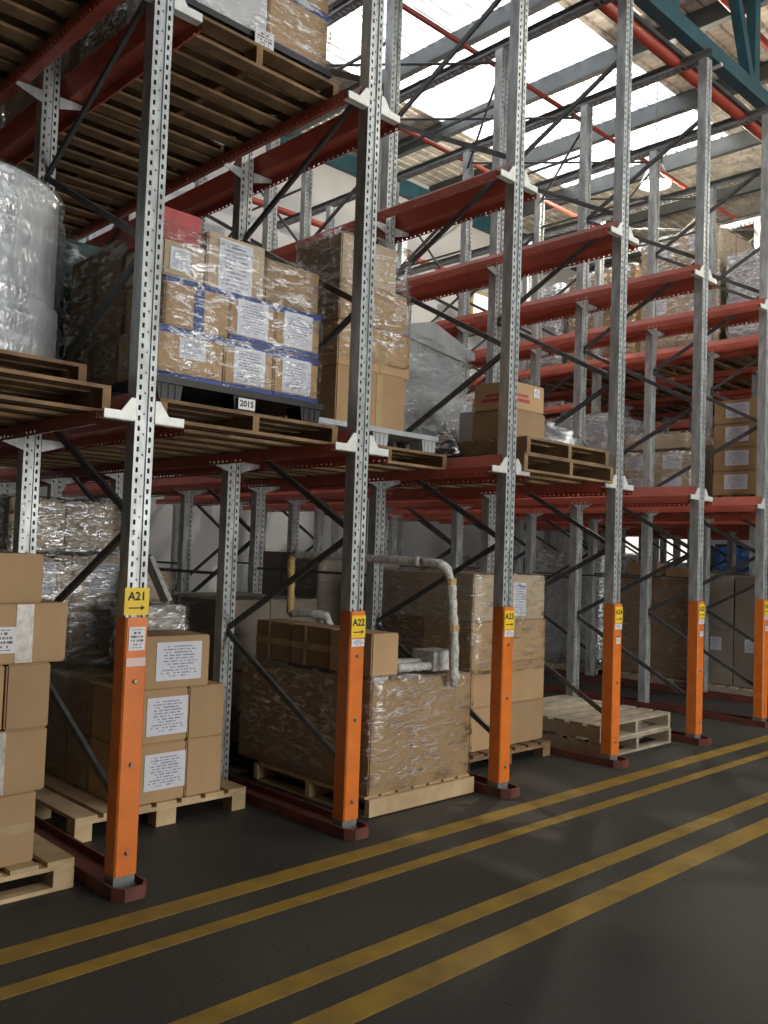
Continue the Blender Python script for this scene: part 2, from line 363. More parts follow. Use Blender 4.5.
# the frames are turned so that the open side faces the frame's inside: mirror for the rear post
UPR_B = UPR
def arm_mesh(s):
    pts = [(s*.051,.090),(s*.076,.090),(s*.126,.022),(s*.212,.022),(s*.212,-.022),(s*.051,-.022)]
    mb = MB().prism(pts, 'y', 0, .012)
    mb.box(min(s*.051,s*.212),max(s*.051,s*.212),0,.05,-.022,-.016)
    return mb.mesh('arm', ['galv_l'])  # front arms paler than the back ones: their lit look is in the colour
ARM = {s: arm_mesh(s) for s in (-1,1)}
ARM_B = {s: MB().prism([(s*.051,.07),(s*.21,.07),(s*.21,.05),(s*.051,.0)],'y',0,.006).box(min(s*.051,s*.21),max(s*.051,s*.21),0,.05,.07,.074).mesh('arm_back',['galv']) for s in (-1,1)}
YR0, YR1 = .01, 6.95
def rail_mesh(s):
    """pallet rail: flat seat, lip, sloped web, perforated bottom flange"""
    mb = MB(); t = .004; L_ = YR1-YR0
    P = [(.070,.10),(.076,.10),(.124,.004),(.130,0),(.235,0),(.235,-.034)]
    for a,b in zip(P[:-1],P[1:]):
        mb.add([(s*a[0],YR0,a[1]),(s*b[0],YR0,b[1]),(s*b[0],YR1,b[1]),(s*a[0],YR1,a[1])],[(0,1,2,3)])
        mb.add([(s*a[0]-s*t,YR0,a[1]-t),(s*b[0]-s*t,YR0,b[1]-t),(s*b[0]-s*t,YR1,b[1]-t),(s*a[0]-s*t,YR1,a[1]-t)],[(0,1,2,3)])
    n = int(L_/.05)
    mb.holes((s*.235,YR0,-.064),(0,0,1),(0,1,0),.030,L_/n,n,.012,.018)
    mb.add([(s*.235,YR0,-.064),(s*.235,YR1,-.064),(s*.222,YR1,-.066),(s*.222,YR0,-.066)],[(0,1,2,3)])
    return mb.mesh('rail', ['red'])
RAIL = {s: rail_mesh(s) for s in (-1,1)}
BR = {}
def brace_mesh(a, b):
    k = (round(a[0],3),round(a[1],3),round(b[0],3),round(b[1],3))
    if k not in BR: BR[k] = MB().bar((0,a[0],a[1]),(0,b[0],b[1]),.022,.036).mesh('brace', ['galv_d'])
    return BR[k]
def top_mesh():
    mb = MB(); n = int(6.9/.06)
    mb.holes((-.05,0,0),(1,0,0),(0,1,0),.10,6.85/n,n,.05,.034)
    mb.add([(.05,0,0),(.05,6.85,0),(.05,6.85,.11),(.05,0,.11)],[(0,1,2,3)]); mb.add([(.05,0,.11),(.05,6.85,.11),(0,6.85,.11),(0,0,.11)],[(0,1,2,3)])
    mb.add([(-.05,0,0),(-.05,6.85,0),(-.05,6.85,.025),(-.05,0,.025)],[(0,1,2,3)])
    return mb.mesh('top_tie', ['galv_m'])
TOP = top_mesh()
q_ = [(-.09,6.9),(-.09,-.06),(-.05,-.115),(.05,-.115),(.09,-.06),(.09,6.9)]
FRL = MB().prism(q_,'z',0,.02)
FRL.prism(q_+[(.076,6.9),(.076,-.056),(.044,-.10),(-.044,-.10),(-.076,-.056),(-.076,6.9)],'z',.02,.06)
FRL = FRL.mesh('floor_rail', ['maroon'])
BASE = MB().box(-.068,.068,-.01,.10,.02,.032).box(-.054,.054,-.006,.09,.032,.10).mesh('base', ['galv_m'])
GUARD = MB()
GW = .058
GUARD.prism([(-GW,.078),(-GW,-.012),(-GW+.008,-.02),(GW-.008,-.02),(GW,-.012),(GW,.078),(GW-.006,.078),(GW-.006,-.012),(-GW+.006,-.012),(-GW+.006,.078)],'z',.085,1.29)
GUARD = GUARD.mesh('guard', ['orange'])
BOLT = MB().lathe([(0,.010),(.007,.010),(.011,.006),(.011,0)],10).mesh('bolt', ['bolt'])
ZB_F = [.38+1.37*k for k in range(5)]; ZB_B = [1.07+1.37*k for k in range(4)]
SPC = {a: MB().bar((0,YS[a]+UD,0),(0,YS[a+1],0),.02,.022).mesh('spacer',['galv_d']) for a in (1,3)}
def rack_line(i):
    if i < 6:
        lab = 'galvanised drive-in rack line with orange guarded front post %s' % (('signed '+NAMES[i]) if i < 3 else ('that is %s from the left' % ORD[i]))
    else: lab = 'galvanised drive-in rack line with red rails, %s from the left' % ORD[i]
    t = thing('rack_frame', lab, 'rack', (i*D+.017,0,0), 0, 'lines of the drive-in rack')
    for j,yy in enumerate(YS):
        put('upright', UPR, t, (0, yy, .022))
    put('top_tie', TOP, t, (0,0,ZT+.025))
    put('floor_rail', FRL, t)
    for lv,z in enumerate((Z1,Z2)):
        for s in (-1,1):
            put('pallet_rail', RAIL[s], t, (-.012,0,z))
            for j,yy in enumerate(YS):
                put('rail_arm', ARM[s] if j == 0 else ARM_B[s], t, (0,yy-.006,z-.008 if j == 0 else z-.09))
    for a,b in ((0,1),(2,3),(4,5)):
        y0, y1 = YS[a]+UD*.6, YS[b]+UD*.4
        for k in range(4):
            put('diagonal_brace', brace_mesh((y0,ZB_F[k]),(y1,ZB_B[k])), t, (0,0,0))
            put('diagonal_brace', brace_mesh((y1,ZB_B[k]),(y0,ZB_F[k+1])), t, (.012,0,0))
    # spacers between the frame pairs
    for a,b in ((1,2),(3,4)):
        put('spacer', SPC[a], t, (0,0,1.45)); put('spacer', SPC[a], t, (0,0,5.9))
    put('base_plate', BASE, t)
    if i < 9:
        g = put('upright_guard', GUARD, t)
        for z in (.19,.60,.99) if i == 0 else (.19,.66,1.03):
            put('bolt', BOLT, g, (0,-.02,z), rot=(math.pi/2,0,0))
        z0 = 1.30 if i == 0 else 1.135
        mb = MB().box(-.055,.055,-.024,-.0205,z0,z0+.13)
        if i == 0: mb = MB().box(-.064,.064,-.006,-.001,z0,z0+.13)
        yf = -.0245 if i else -.0065
        text_into(mb, NAMES[i] if i < 6 else 'A%d' % (21+i), .056, 0, z0+.088, yf, 1, .03)
        mb.add([(-.042,yf,z0+.031),(.025,yf,z0+.031),(.025,yf,z0+.037),(-.042,yf,z0+.037)],[(0,1,2,3)],1)
        mb.add([(.022,yf,z0+.022),(.044,yf,z0+.034),(.022,yf,z0+.046)],[(0,1,2)],1)
        s = mb.build('location_sign', ['yellow','black'], g); s['label'] = 'yellow sign with black number and arrow'
        if i == 0:
            MB().box(-.042,.042,-.0235,-.0205,1.135,1.245).build('paper_tag', 'paper_s', g)
            MB().box(-.050,.050,-.0235,-.0205,1.06,1.10).build('pink_tag', 'pinkp', g)
        else:
            MB().box(-.05,.05,-.0235,-.0205,1.085,1.128).build('paper_tag', 'paper_s', g)
            if i > 2: MB().box(-.03,.03,-.0235,-.0205,.97,1.02).build('paper_tag', 'paper_s', g)
for i in range(NL): rack_line(i)

# thin plan braces and ties over the rack tops
def rod(a, b, label, r=.016, grp='thin tie rods between the rack tops'):
    a, b = Vector(a), Vector(b)
    tag(MB().tube([(0,0,0), b-a], r, 6).build('tie_rod', 'galv_d', None, a), label, 'rod', grp)
for i in range(1, 10):
    lb = 'thin steel rod crossing between the rack tops %s' % lane_txt(i)
    rod(((i-1)*D, YS[1]+.05, 6.2), (i*D, YS[2]+.05, 6.2), lb+', front slope', .013)
    rod((i*D, YS[1]+.05, 6.28), ((i-1)*D, YS[2]+.05, 6.28), lb+', back slope', .013)
for i in (2, 4):
    rod((i*D, YS[3]+.05, 5.2), ((i+1)*D, YS[3]+.05, 6.3), 'dark sway rod rising to the right behind rack line %s' % ORD[i])
    rod((i*D, YS[3]+.09, 6.3), ((i+1)*D, YS[3]+.09, 5.2), 'dark sway rod falling to the right behind rack line %s' % ORD[i])

# ------------------------------------------------------------------ pallets
def pallet(x, y, z, label, m='wood', w=1.165, d=1.165, h=.135, kind='stringer', rz=0, ntop=7, nbot=5, group=None):
    """x = centre, y = front edge, z = underside"""
    t = thing('wooden_pallet', label, 'pallet', (x, y+d/2, z), rz, group or ('wooden pallets on the floor' if z < 1 else 'wooden pallets on the rack rails'))
    tb = .018
    def part(n, dx, dy, dz, px, py, pz): put(n, boxmesh(dx,dy,dz,m), t, (px,py,pz))
    if kind == 'stringer':            # stringers along y, boards along x
        for s in (-1,0,1): part('stringer', .042, d, h-2*tb, s*(w/2-.021), 0, tb)
        for k in range(ntop):
            part('deck_board', w, .118, tb, 0, -d/2+.06+k*(d-.12)/(ntop-1), h-tb)
        for k in range(nbot):
            part('bottom_board', w, .10, tb, 0, -d/2+.05+k*(d-.10)/(nbot-1), 0)
    elif kind == 'side':              # stringers along x, solid face to the aisle
        for s in (-1,0,1): part('stringer', w, .042, h-2*tb+.016, 0, s*(d/2-.021), tb-.008)
        for k in range(ntop): part('deck_board', .118, d-.09, tb, -w/2+.06+k*(w-.12)/(ntop-1), 0, h-tb)
        for k in range(nbot): part('bottom_board', .10, d-.09, tb*.5, -w/2+.05+k*(w-.10)/(nbot-1), 0, 0)
    else:                             # block pallet
        bh = h-.022-.022-(.02 if kind == 'block_skid' else 0)
        z0 = .02 if kind == 'block_skid' else 0
        for a in (-1,0,1):
            for b in (-1,0,1): part('block', .10 if a else .13, .10, h-.042-z0, a*(w/2-.05), b*(d/2-.05), z0)
        for b in (-1,0,1): part('stringer_board', w, .10, .021, 0, b*(d/2-.05), h-.042)
        for k in range(ntop): part('deck_board', .13, d, .021, -w/2+.065+k*(w-.13)/(ntop-1), 0, h-.021)
        if kind == 'block_skid':
            for b in (-1,0,1): part('bottom_board', w, .10, .02, 0, b*(d/2-.05), 0)
    return t

# ------------------------------------------------------------------ cartons and wrapped loads
def wrap_mesh(x0,x1,y0,y1,z0,z1, m, amp=.008, seed=0, res=.06):
    rnd = random.Random(seed); bm = bmesh.new(); bmesh.ops.create_cube(bm, size=1)
    for v in bm.verts:
        v.co = Vector(((x0+x1)/2+v.co.x*(x1-x0), (y0+y1)/2+v.co.y*(y1-y0), (z0+z1)/2+v.co.z*(z1-z0)))
    bmesh.ops.bevel(bm, geom=bm.edges, offset=.015, segments=2, affect='EDGES')
    bmesh.ops.subdivide_edges(bm, edges=[e for e in bm.edges if e.calc_length() > .2], cuts=9, use_grid_fill=True)
    bm.normal_update()
    ph = [rnd.uniform(0,6) for _ in range(6)]
    for v in bm.verts:
        c = v.co; k = math.sin(c.x*9+ph[0]+c.z*3)*math.sin(c.z*11+ph[1])+math.sin(c.y*8+ph[2]-c.z*4)*math.sin(c.z*17+ph[3])
        v.co = c + v.normal*(amp*.6*k+rnd.uniform(0,amp*.6))
    me = bpy.data.meshes.new('wrap'); bm.to_mesh(me); bm.free(); me.materials.append(MT[m]); me.polygons.foreach_set('use_smooth',[True]*len(me.polygons))
    return me
def carton_part(t, o, box, m, name='carton', tape=None, lab=None, labm='paper', rz=0, face='y'):
    """o: origin of the thing; box in scene coordinates; a label on the aisle-facing (y) or left (x) face"""
    x0,x1,y0,y1,z0,z1 = box
    c = put(name, boxmesh(x1-x0,y1-y0,z1-z0,m,.008), t, ((x0+x1)/2-o[0],(y0+y1)/2-o[1],z0-o[2]), rz)
    add_tape(c, x1-x0, y1-y0, z1-z0, tape); add_label(c, x1-x0, y1-y0, z1-z0, lab, labm, face)
    return c
def add_tape(c, dx, dy, dz, tape):
    if not tape: return
    kind, pos = tape if isinstance(tape, tuple) else (tape, 0)
    if kind == 'v':  MB().box(-.028,.028,-.001,.0025,.004,dz-.004).build('tape', 'tape', c, (pos*dx,-dy/2-.0022,0))
    if kind == 's':  MB().box(-.04,.04,-.001,.0025,.004,dz-.004).build('tape', 'tape_s', c, (pos*dx,-dy/2-.0022,0))
    if kind == 'h':  MB().box(-dx/2+.004,dx/2-.004,-.001,.0025,-.022,.022).build('tape', 'tape', c, (0,-dy/2-.0022,dz/2))
    if kind == 'bv':
        MB().box(-.03,.03,-.001,.003,-.03,dz-.004).build('blue_tape','blue',c,(pos*dx,-dy/2-.0025,0)); MB().box(-dx/2,dx/2,-.001,.003,-.014,.014).build('blue_tape','blue',c,(0,-dy/2-.0025,dz-.016))
    if kind == 'b':
        MB().box(-dx/2,dx/2,-.001,.003,-.018,.018).build('blue_tape', 'blue', c, (0,-dy/2-.0025,dz-.02))
        MB().box(-dx/2,dx/2,-.001,.003,-.014,.014).build('blue_tape', 'blue', c, (0,-dy/2-.0025,.016))
    if kind == 'l':  MB().box(-.001,.0025,-dy/2+.004,dy/2-.004,-.022,.022).build('tape', 'tape', c, (-dx/2-.0022,0,dz/2))
def add_label(c, dx, dy, dz, lab, labm='paper', face='y'):
    if not lab: return
    u, v, lw, lh = lab
    if face == 'y': MB().box(-lw/2,lw/2,-.0015,.0015,-lh/2,lh/2).build('paper_label', labm, c, (u*dx,-dy/2-.003,v*dz))
    else: MB().box(-.0015,.0015,-lw/2,lw/2,-lh/2,lh/2).build('paper_label', labm, c, (-dx/2-.003,u*dy,v*dz))
def carton(box, label, m='card', rz=0, group=None, **k):
    x0,x1,y0,y1,z0,z1 = box
    c = put('carton', boxmesh(x1-x0,y1-y0,z1-z0,m,.008), None, ((x0+x1)/2,(y0+y1)/2,z0), rz)
    add_tape(c, x1-x0, y1-y0, z1-z0, k.get('tape')); add_label(c, x1-x0, y1-y0, z1-z0, k.get('lab'), k.get('labm','paper'), k.get('face','y'))
    return tag(c, label, 'carton', group or 'loose cartons')
SEED = [0]
def load(label, box, n=(2,2,3), m='card', film='film', lab=None, labm='paper', cat='wrapped load', face='y', gap=.006, tape=None, group=None, jit=.006, name='wrapped_load', amp=.008, labrows=None):
    """stretch wrapped block of cartons"""
    x0,x1,y0,y1,z0,z1 = box; o = ((x0+x1)/2,(y0+y1)/2,z0); SEED[0] += 1; rnd = random.Random(SEED[0])
    t = thing(name, label, cat, o, 0, group or 'stretch wrapped loads in the rack')
    dx,dy,dz = (x1-x0)/n[0],(y1-y0)/n[1],(z1-z0-.008)/n[2]
    for a in range(n[0]):
        for b in range(n[1]):
            for c in range(n[2]):
                if 0 < a and 0 < b and c < n[2]-1: continue        # nothing shows of the inner ones
                j = [rnd.uniform(-jit,jit) for _ in range(2)]
                vis = (face == 'y' and b == 0) or (face == 'x' and a == 0)
                lb = lab if (lab and vis and (labrows is None or c in labrows)) else None
                carton_part(t, o, (x0+a*dx+gap+j[0],x0+(a+1)*dx-gap+j[0],y0+b*dy+gap+j[1],y0+(b+1)*dy-gap+j[1],z0+c*dz+.001,z0+(c+1)*dz-.001), m, lab=lb, labm=labm, face=face, tape=tape if vis else None)
    if film:
        put('stretch_wrap', wrap_mesh(x0-o[0]-.016,x1-o[0]+.016,y0-o[1]-.016,y1-o[1]+.016,.004,z1-z0+.014,film,amp,SEED[0]), t)
    return t

# ---- lane left of A21 (lane 0)
pallet(-.71, .21, 0, 'pale wooden block pallet on the floor left of post A21', 'wood_l', h=.14, kind='block_skid', d=1.15)
carton((-.86,-.305,.27,.80,.14,.47), 'kraft carton at the bottom of the stack left of post A21', rz=.02, tape=('h'))
carton((-.84,-.27,.26,.80,.472,.762), 'kraft carton second from the bottom left of post A21, with clear tape', tape=('s',.09))
carton((-.475,-.27,.255,.78,.764,1.066), 'plain carton right of a seam in the middle layer left of post A21', 'card')
carton((-.86,-.485,.255,.78,.764,1.066), 'carton cut by the left picture edge in the middle layer', 'card')
carton((-.82,-.205,.25,.80,1.068,1.345), 'wide carton with barcode label and clear tape, second from top left of post A21', tape=('s',.17), lab=(-.0,.40,.13,.12), labm='paper_s')
carton((-.88,-.335,.24,.78,1.347,1.575), 'topmost kraft carton of the stack left of post A21')
pallet(-.71, .07, Z1, 'lower dark wooden pallet under the film rolls left of post A21')
pallet(-.71, .34, Z1+.137, 'upper dark wooden pallet carrying the film rolls left of post A21')
zr = Z1+.274
t = thing('film_roll_stack', 'tall clear stretch wrapped cylinder of film rolls left of post A21', 'film roll', (-.64,.92,zr))
MB().lathe([(0,0),(.54,0),(.55,.02),(.55,.30),(.54,.31),(0,.31)],48).build('film_roll', 'rollc', t, smooth=True)
MB().lathe([(0,.312),(.52,.312),(.53,.33),(.53,.89),(.515,.905),(.10,.905),(.10,.85),(0,.85)],48).build('film_roll', 'rollc', t, smooth=True)
mb = MB(); prof = [(.565+.012*math.sin(k*1.9)+(.012 if k < 6 else 0)-(.0 if k < 20 else .01), .002+k*.0415) for k in range(22)]+[(.52,.915),(.3,.922),(0,.92)]
mb.lathe(prof, 56); mb.v = [(a*(1+.008*math.sin(7*math.atan2(b,a)+c*9)),b*(1+.008*math.sin(5*math.atan2(b,a)+c*7)),c) for a,b,c in mb.v]
mb.build('stretch_wrap', 'film_r', t, smooth=True)

# ---- lane A21-A22 (lane 1)
pallet(.70, .78, 0, 'pale block pallet on the floor between posts A21 and A22', 'wood_l', h=.135, kind='block', d=1.15, w=1.12)
CT = .13+.008
t = None
carton((.42,.825,.80,1.22,.136,.476), 'carton with paper label, lower left on the pallet between posts A21 and A22', 'card', lab=(.16,.52,.27,.21))
carton((.832,1.085,.80,1.22,.136,.476), 'plain carton, lower right on the pallet between posts A21 and A22', 'card')
carton((.42,.825,.80,1.22,.478,.79), 'carton with paper label, upper left on the pallet between posts A21 and A22', 'card', lab=(.16,.5,.27,.22))
carton((.832,1.085,.80,1.22,.478,.79), 'plain carton, upper right on the pallet between posts A21 and A22', 'card', tape=None)
load('dark brown cartons behind the labelled ones between posts A21 and A22', (.42,1.10,1.235,1.85,.136,.80), (2,2,2), 'card_d', 'film_l')
carton((.53,.965,.80,1.18,.792,1.10), 'single carton with paper label on top of the stack between posts A21 and A22', 'card', lab=(.02,.52,.30,.225), rz=-.03)
load('pale wrapped box behind the top labelled carton', (.83,1.14,1.36,1.80,.815,1.245), (1,1,1), 'card_p', 'film_h', name='wrapped_box')
load('tall narrow wrapped carton standing behind the pale wrapped box', (1.02,1.33,1.87,2.08,.14,1.455), (1,1,2), 'card_p', 'film')
t = MB().bar((0,0,0),(-.16,.0,.30),.03,.11).build('foam_strip', 'bubble', None, (1.07,1.52,1.262)); tag(t, 'bubble wrapped strip leaning on the pale wrapped box', 'wrapped strip')
load('tall stretch wrapped cartons with paper labels seen left of post A21', (.13,1.22,2.12,3.1,.14,1.55), (2,2,4), 'card_p', 'film_h', lab=(.0,.55,.30,.22))
load('two wrapped cartons on top of the tall labelled stack', (.22,1.02,2.14,2.7,1.57,1.93), (2,1,1), 'card_p', 'film_h')
pallet(.70, 2.05, 0, 'wooden pallet under the tall wrapped labelled stack', 'wood')

pallet(.71, .06, Z1, 'dark wooden pallet on the lower rails between posts A21 and A22', h=.115)
def plastic_pallet(x,y,z,w,d,h,m,label,tagtxt=None):
    t = thing('plastic_pallet', label, 'pallet', (x,y+d/2,z))
    MB().box(-w/2,w/2,-d/2,d/2,h-.035,h).build('deck', m, t)
    for a in (-1,0,1):
        for b in (-1,0,1):
            q = MB()
            q.prism([(-.06,0),(.06,0),(.075,h-.035),(-.075,h-.035)],'y',-.065,.065)
            for r in range(3): q.box(-.05+r*.04,-.035+r*.04,-.07,-.06,.005,h-.04)
            q.build('foot', m, t, (a*(w/2-.085),b*(d/2-.08),0))
    for b in (-1,1): MB().box(-w/2+.02,w/2-.02,-.03,.03,0,.02).build('runner', m, t, (0,b*(d/2-.1),0)) if False else None
    if tagtxt:
        mb = MB().box(-.055,.055,-.002,.002,-.03,.03); text_into(mb, tagtxt, .046, 0, 0, -.0026, 1, .03)
        mb.build('number_tag', ['white','black'], t, (.0,-d/2-.004,h*.42))
    return t
zb = Z1+.116
plastic_pallet(.71,.16,zb,1.10,1.12,.135,'blkp','black plastic pallet with white 2015 tag on the wooden pallet', '2015')
zc = zb+.137; o = (.71,.74,zc)
t = thing('wrapped_load', 'stretch wrapped cartons with blue tape and paper labels above the 2015 tag', 'wrapped load', o)
LP = (.0,.52,.21,.20)
carton_part(t,o,(.175,.575,.20,.62,zc,zc+.27),'card',tape=('b'),lab=(.02,.62,.16,.11))
carton_part(t,o,(.205,.60,.20,.62,zc+.275,zc+.53),'card',tape=('bv',.02))
for a,(xa,xb) in enumerate(((.585,.91),(.917,1.243))):
    carton_part(t,o,(xa,xb,.20,.62,zc,zc+.265),'card',tape='b',lab=LP)
    carton_part(t,o,(xa+.02 if a == 0 else xa,xb,.20,.62,zc+.27,zc+.53),'card',tape='b',lab=LP)
carton_part(t,o,(.45,.83,.205,.7,zc+.535,zc+.83),'card_p',lab=(-.02,.42,.22,.30))
carton_part(t,o,(.835,1.23,.205,.7,zc+.535,zc+.78),'card_d')
carton_part(t,o,(.19,.44,.21,.62,zc+.535,zc+.72),'card_p',lab=(-.1,.5,.12,.12))
carton_part(t,o,(.18,.43,.24,.62,zc+.722,zc+.90),'card_r',name='red_bundle')
for yy in (.66,1.0):
    for q in range(3): carton_part(t,o,(.19,.70,yy+.0,yy+.29,zc+q*.27,zc+q*.27+.268),'card_d')
    for q in range(3): carton_part(t,o,(.71,1.22,yy+.0,yy+.29,zc+q*.26,zc+q*.26+.258),'card_d')
put('stretch_wrap', wrap_mesh(-.555,.55,-.56,.56,.006,.80,'film',.014,5), t)
pallet(.71, 1.40, Z1, 'wooden pallet under the teal wrapped bundle')
load('teal green wrapped bundle behind the cartons above the 2015 tag', (.17,1.2,1.42,2.45,Z1+.137,3.52), (1,1,1), 'teal_b', 'film', name='wrapped_bundle', amp=.012)

# ---- lane A22-A23 (lane 2)
pallet(2.215, .13, 0, 'pale wooden pallet with solid front board under the big wrapped carton', 'wood_l', w=.99, d=1.2, h=.125, kind='side')
load('big stretch wrapped carton on pale pallet right of post A22', (1.735,2.685,.16,1.55,.127,.835), (1,1,1), 'card', 'film', jit=0, gap=.0, name='wrapped_carton', amp=.012)
for k,(ya,yb) in enumerate(((.22,.62),(.63,1.03),(1.04,1.44))):
    c = carton((1.775,2.02,ya,yb,.85,1.12), 'small taped carton lying on the big wrapped carton, %s' % ('nearest post A22','middle one of three','farthest from the aisle')[k], 'card' if k == 0 else 'card_d', tape='l', rz=.03)
    MB().box(-.001,.002,-.012,.012,.004,.266).build('tape','tape',c,(-.1247,.05,0))
MB2 = MB()
# bubble wrapped tube frame standing on the big carton
t = thing('wrapped_tube_frame', 'bubble wrapped tube frame standing on the big carton right of post A22', 'tube frame', (2.4,.2,.85))
def rel(p): return (p[0]-2.4,p[1]-.2,p[2]-.85)
def lumpy(path, r, n, seed):
    rn = random.Random(seed); pts = []; 
    P = [Vector(rel(p)) for p in path]
    for a,b in zip(P[:-1],P[1:]):
        k = max(2,int((b-a).length/.035)); pts += [a.lerp(b,q/k) for q in range(k)]
    pts.append(P[-1]); return pts, [r*rn.uniform(.86,1.16) for _ in pts]
ARC = [(2.42,.09,.76),(2.42,.10,1.1),(2.405,.13,1.46),(2.39,.15,1.535),(2.36,.2,1.575),(2.33,.34,1.585)]
q,r = lumpy(ARC,.034,10,1); r[0] = .02; r[1] = .028; MB().tube(q,r,10).build('front_leg','bubble',t,smooth=True)
q,r = lumpy([(2.33,.34,1.585),(2.10,1.45,1.60)],.03,10,2); MB().tube(q,r,10).build('top_bar','bubble',t,smooth=True)
q,r = lumpy([(2.10,1.45,1.60),(2.09,1.47,1.55),(2.05,1.40,1.16)],.03,10,3); MB().tube(q,r,10).build('back_leg','amber',t,smooth=True)
q,r = lumpy([(2.05,1.40,1.16),(2.10,1.22,1.17),(2.16,1.12,1.16),(2.18,1.08,1.06),(2.18,1.07,.87)],.03,10,4); MB().tube(q,r,10).build('hook','bubble',t,smooth=True)
for k,(a,b) in enumerate((((2.02,.36,.90),(2.42,.36,.895)),((1.98,.50,.885),(2.42,.44,.885)),((2.05,.26,.885),(2.46,.27,.88)))):
    q,r = lumpy([a,b],.03,8,7+k); MB().tube(q,r,8).build('foot_bar','bubble',t,smooth=True)
MB().box(2.36-2.4,2.58-2.4,.22-.2,.42-.2,.0,.13).build('wrapped_joint','bubble',t)
for p in ((2.418,.105,1.15),(2.405,.13,1.46)): MB().tube([rel((p[0]+.002,p[1],p[2]-.02)),rel((p[0]-.002,p[1],p[2]+.02))],.04,10).build('tape_band','amber',t)
load('dark wrapped cartons behind the big carton between posts A22 and A23', (1.70,2.70,1.85,2.95,.14,1.24), (2,2,4), 'card_g', 'film_l')
pallet(2.2, 1.82, 0, 'wooden pallet under the dark cartons between posts A22 and A23')

pallet(2.13, .48, Z1, 'wooden pallet on the lower rails just right of post A22', h=.115)
plastic_pallet(2.13,.56,Z1+.116,1.15,.75,.135,'gryp','grey plastic pallet under the tall cartons right of post A22')
z0 = Z1+.253; zs = [z0,2.885,3.20,3.48,3.80]
cols = [('card',.01,0),('card',.055,.01),('card',.0,.0),('card_p',-.10,.02)]
o = (2.1,.8,z0)
t = thing('wrapped_load', 'tall column of wrapped brown cartons behind post A22', 'wrapped load', o)
for k in range(4):
    m_,dx_,dy_ = cols[k]
    carton_part(t,o,(1.74+dy_,2.385+dx_,.61+dy_,1.12,zs[k],zs[k+1]-.003),m_,tape=('v',.1) if k < 2 else None)
put('stretch_wrap', wrap_mesh(1.735-o[0],2.41-o[0],.59-o[1],1.13-o[1],2.95-z0,3.83-z0,'film',.012,21), t)
load('brown wrapped cartons on the lower rails behind the tall column', (1.75,2.6,1.75,2.8,Z1+.137,3.05), (2,2,2), 'card_d', 'film')
pallet(2.13, 1.70, Z1, 'wooden pallet behind the tall column between posts A22 and A23')

# ---- lane A23-A24 (lane 3)
pallet(3.57, .52, 0, 'wooden pallet under the tall carton stack right of post A23', 'wood', h=.12, kind='block', d=1.15)
o = (3.68,1.15,.122)
t = thing('wrapped_load', 'tall half wrapped carton stack on floor right of post A23', 'wrapped load', o)
for c in range(3):
    for a in range(2): carton_part(t,o,(3.20+a*.48,3.675+a*.48,.60,1.12,.124+c*.335,.124+c*.335+.333),'card',tape=None)
    carton_part(t,o,(3.20,4.15,1.125,1.68,.124+c*.335,.124+c*.335+.333),'card_d')
carton_part(t,o,(3.19,4.11,.585,1.66,1.13,1.49),'card_p',lab=(.12,.46,.17,.27))
put('stretch_wrap', wrap_mesh(3.18-o[0],4.13-o[0],.57-o[1],1.70-o[1],.60,1.385,'film',.012,31), t)
load('dark wrapped cartons at the back between posts A23 and the fourth', (3.05,4.1,2.3,3.4,.14,1.62), (2,2,4), 'card_g', 'film_l')
pallet(3.55, 2.28, 0, 'wooden pallet under the dark cartons right of post A23')
pallet(3.55, -.03, Z1, 'lower of two wooden pallets on the lower rails right of post A23', 'wood', h=.132)
pallet(3.60, .02, Z1+.133, 'upper of two wooden pallets on the lower rails right of post A23', 'wood', h=.132, w=1.08)
zq = Z1+.267
carton((3.10,3.52,.20,.58,zq,zq+.22), 'lower brown carton with red print right of post A23', 'card_d')
c = carton((3.09,3.50,.20,.56,zq+.222,zq+.43), 'brown carton with red print and white label, top one right of post A23', 'card', lab=(.25,.72,.07,.07), labm='paper_s')
MB().box(-.15,.02,-.001,.001,.06,.085).box(-.13,.0,-.001,.001,.10,.12).build('red_print','card_r',c,(0,-.1815,0))
MB().box(-.001,.001,-.12,.10,.06,.085).box(-.001,.001,-.10,.06,.10,.12).build('red_print','card_r',c,(-.2065,0,0))
# crumpled film covered bundle on the pallets
def blob(label, cx, cy, z0, rx, ry, h, m, core, seed, name='film_bundle', cat='bundle'):
    rn = random.Random(seed); t = thing(name, label, cat, (cx,cy,z0))
    mb = MB(); n = 28; prof = [(1,0),(1.0,.12),(.93,.3),(.78,.55),(.5,.82),(.2,.97),(0,1)]
    vs = []
    for k,(r,z) in enumerate(prof):
        for j in range(n):
            a = 2*math.pi*j/n; f = 1+.12*math.sin(3*a+seed+k)+.07*math.sin(7*a+2*k)+rn.uniform(-.05,.05)
            vs.append((rx*r*f*math.cos(a), ry*r*f*math.sin(a), h*z*(1+.08*math.sin(5*a+seed))))
    mb.add(vs,[(i*n+j,i*n+(j+1)%n,(i+1)*n+(j+1)%n,(i+1)*n+j) for i in range(len(prof)-1) for j in range(n)])
    mb.build('film_cover', m, t, smooth=True)
    cm = MB(); cm.v = [(a*.86,b*.86,c*.84) for a,b,c in mb.v]; cm.f = mb.f; cm.m = mb.m
    cm.build('contents', core, t, smooth=True)
blob('crumpled clear film heap on the stacked pallets right of post A23', 3.82,.42,zq,.30,.30,.22,'film_h','gryw',3)
blob('small clear bag of parts on the pallet edge left of post A23', 2.98,.75,Z1+.14,.0+.12,.15,.26,'film_h','blkp',5)
carton((3.42,3.56,.70,1.0,zq,zq+.30), 'pale upright board behind the film heap right of post A23', 'card_w')
pallet(3.6, 1.24, Z1, 'wooden pallet under the grey wrapped machine')
o = (3.55,1.75,Z1+.137)
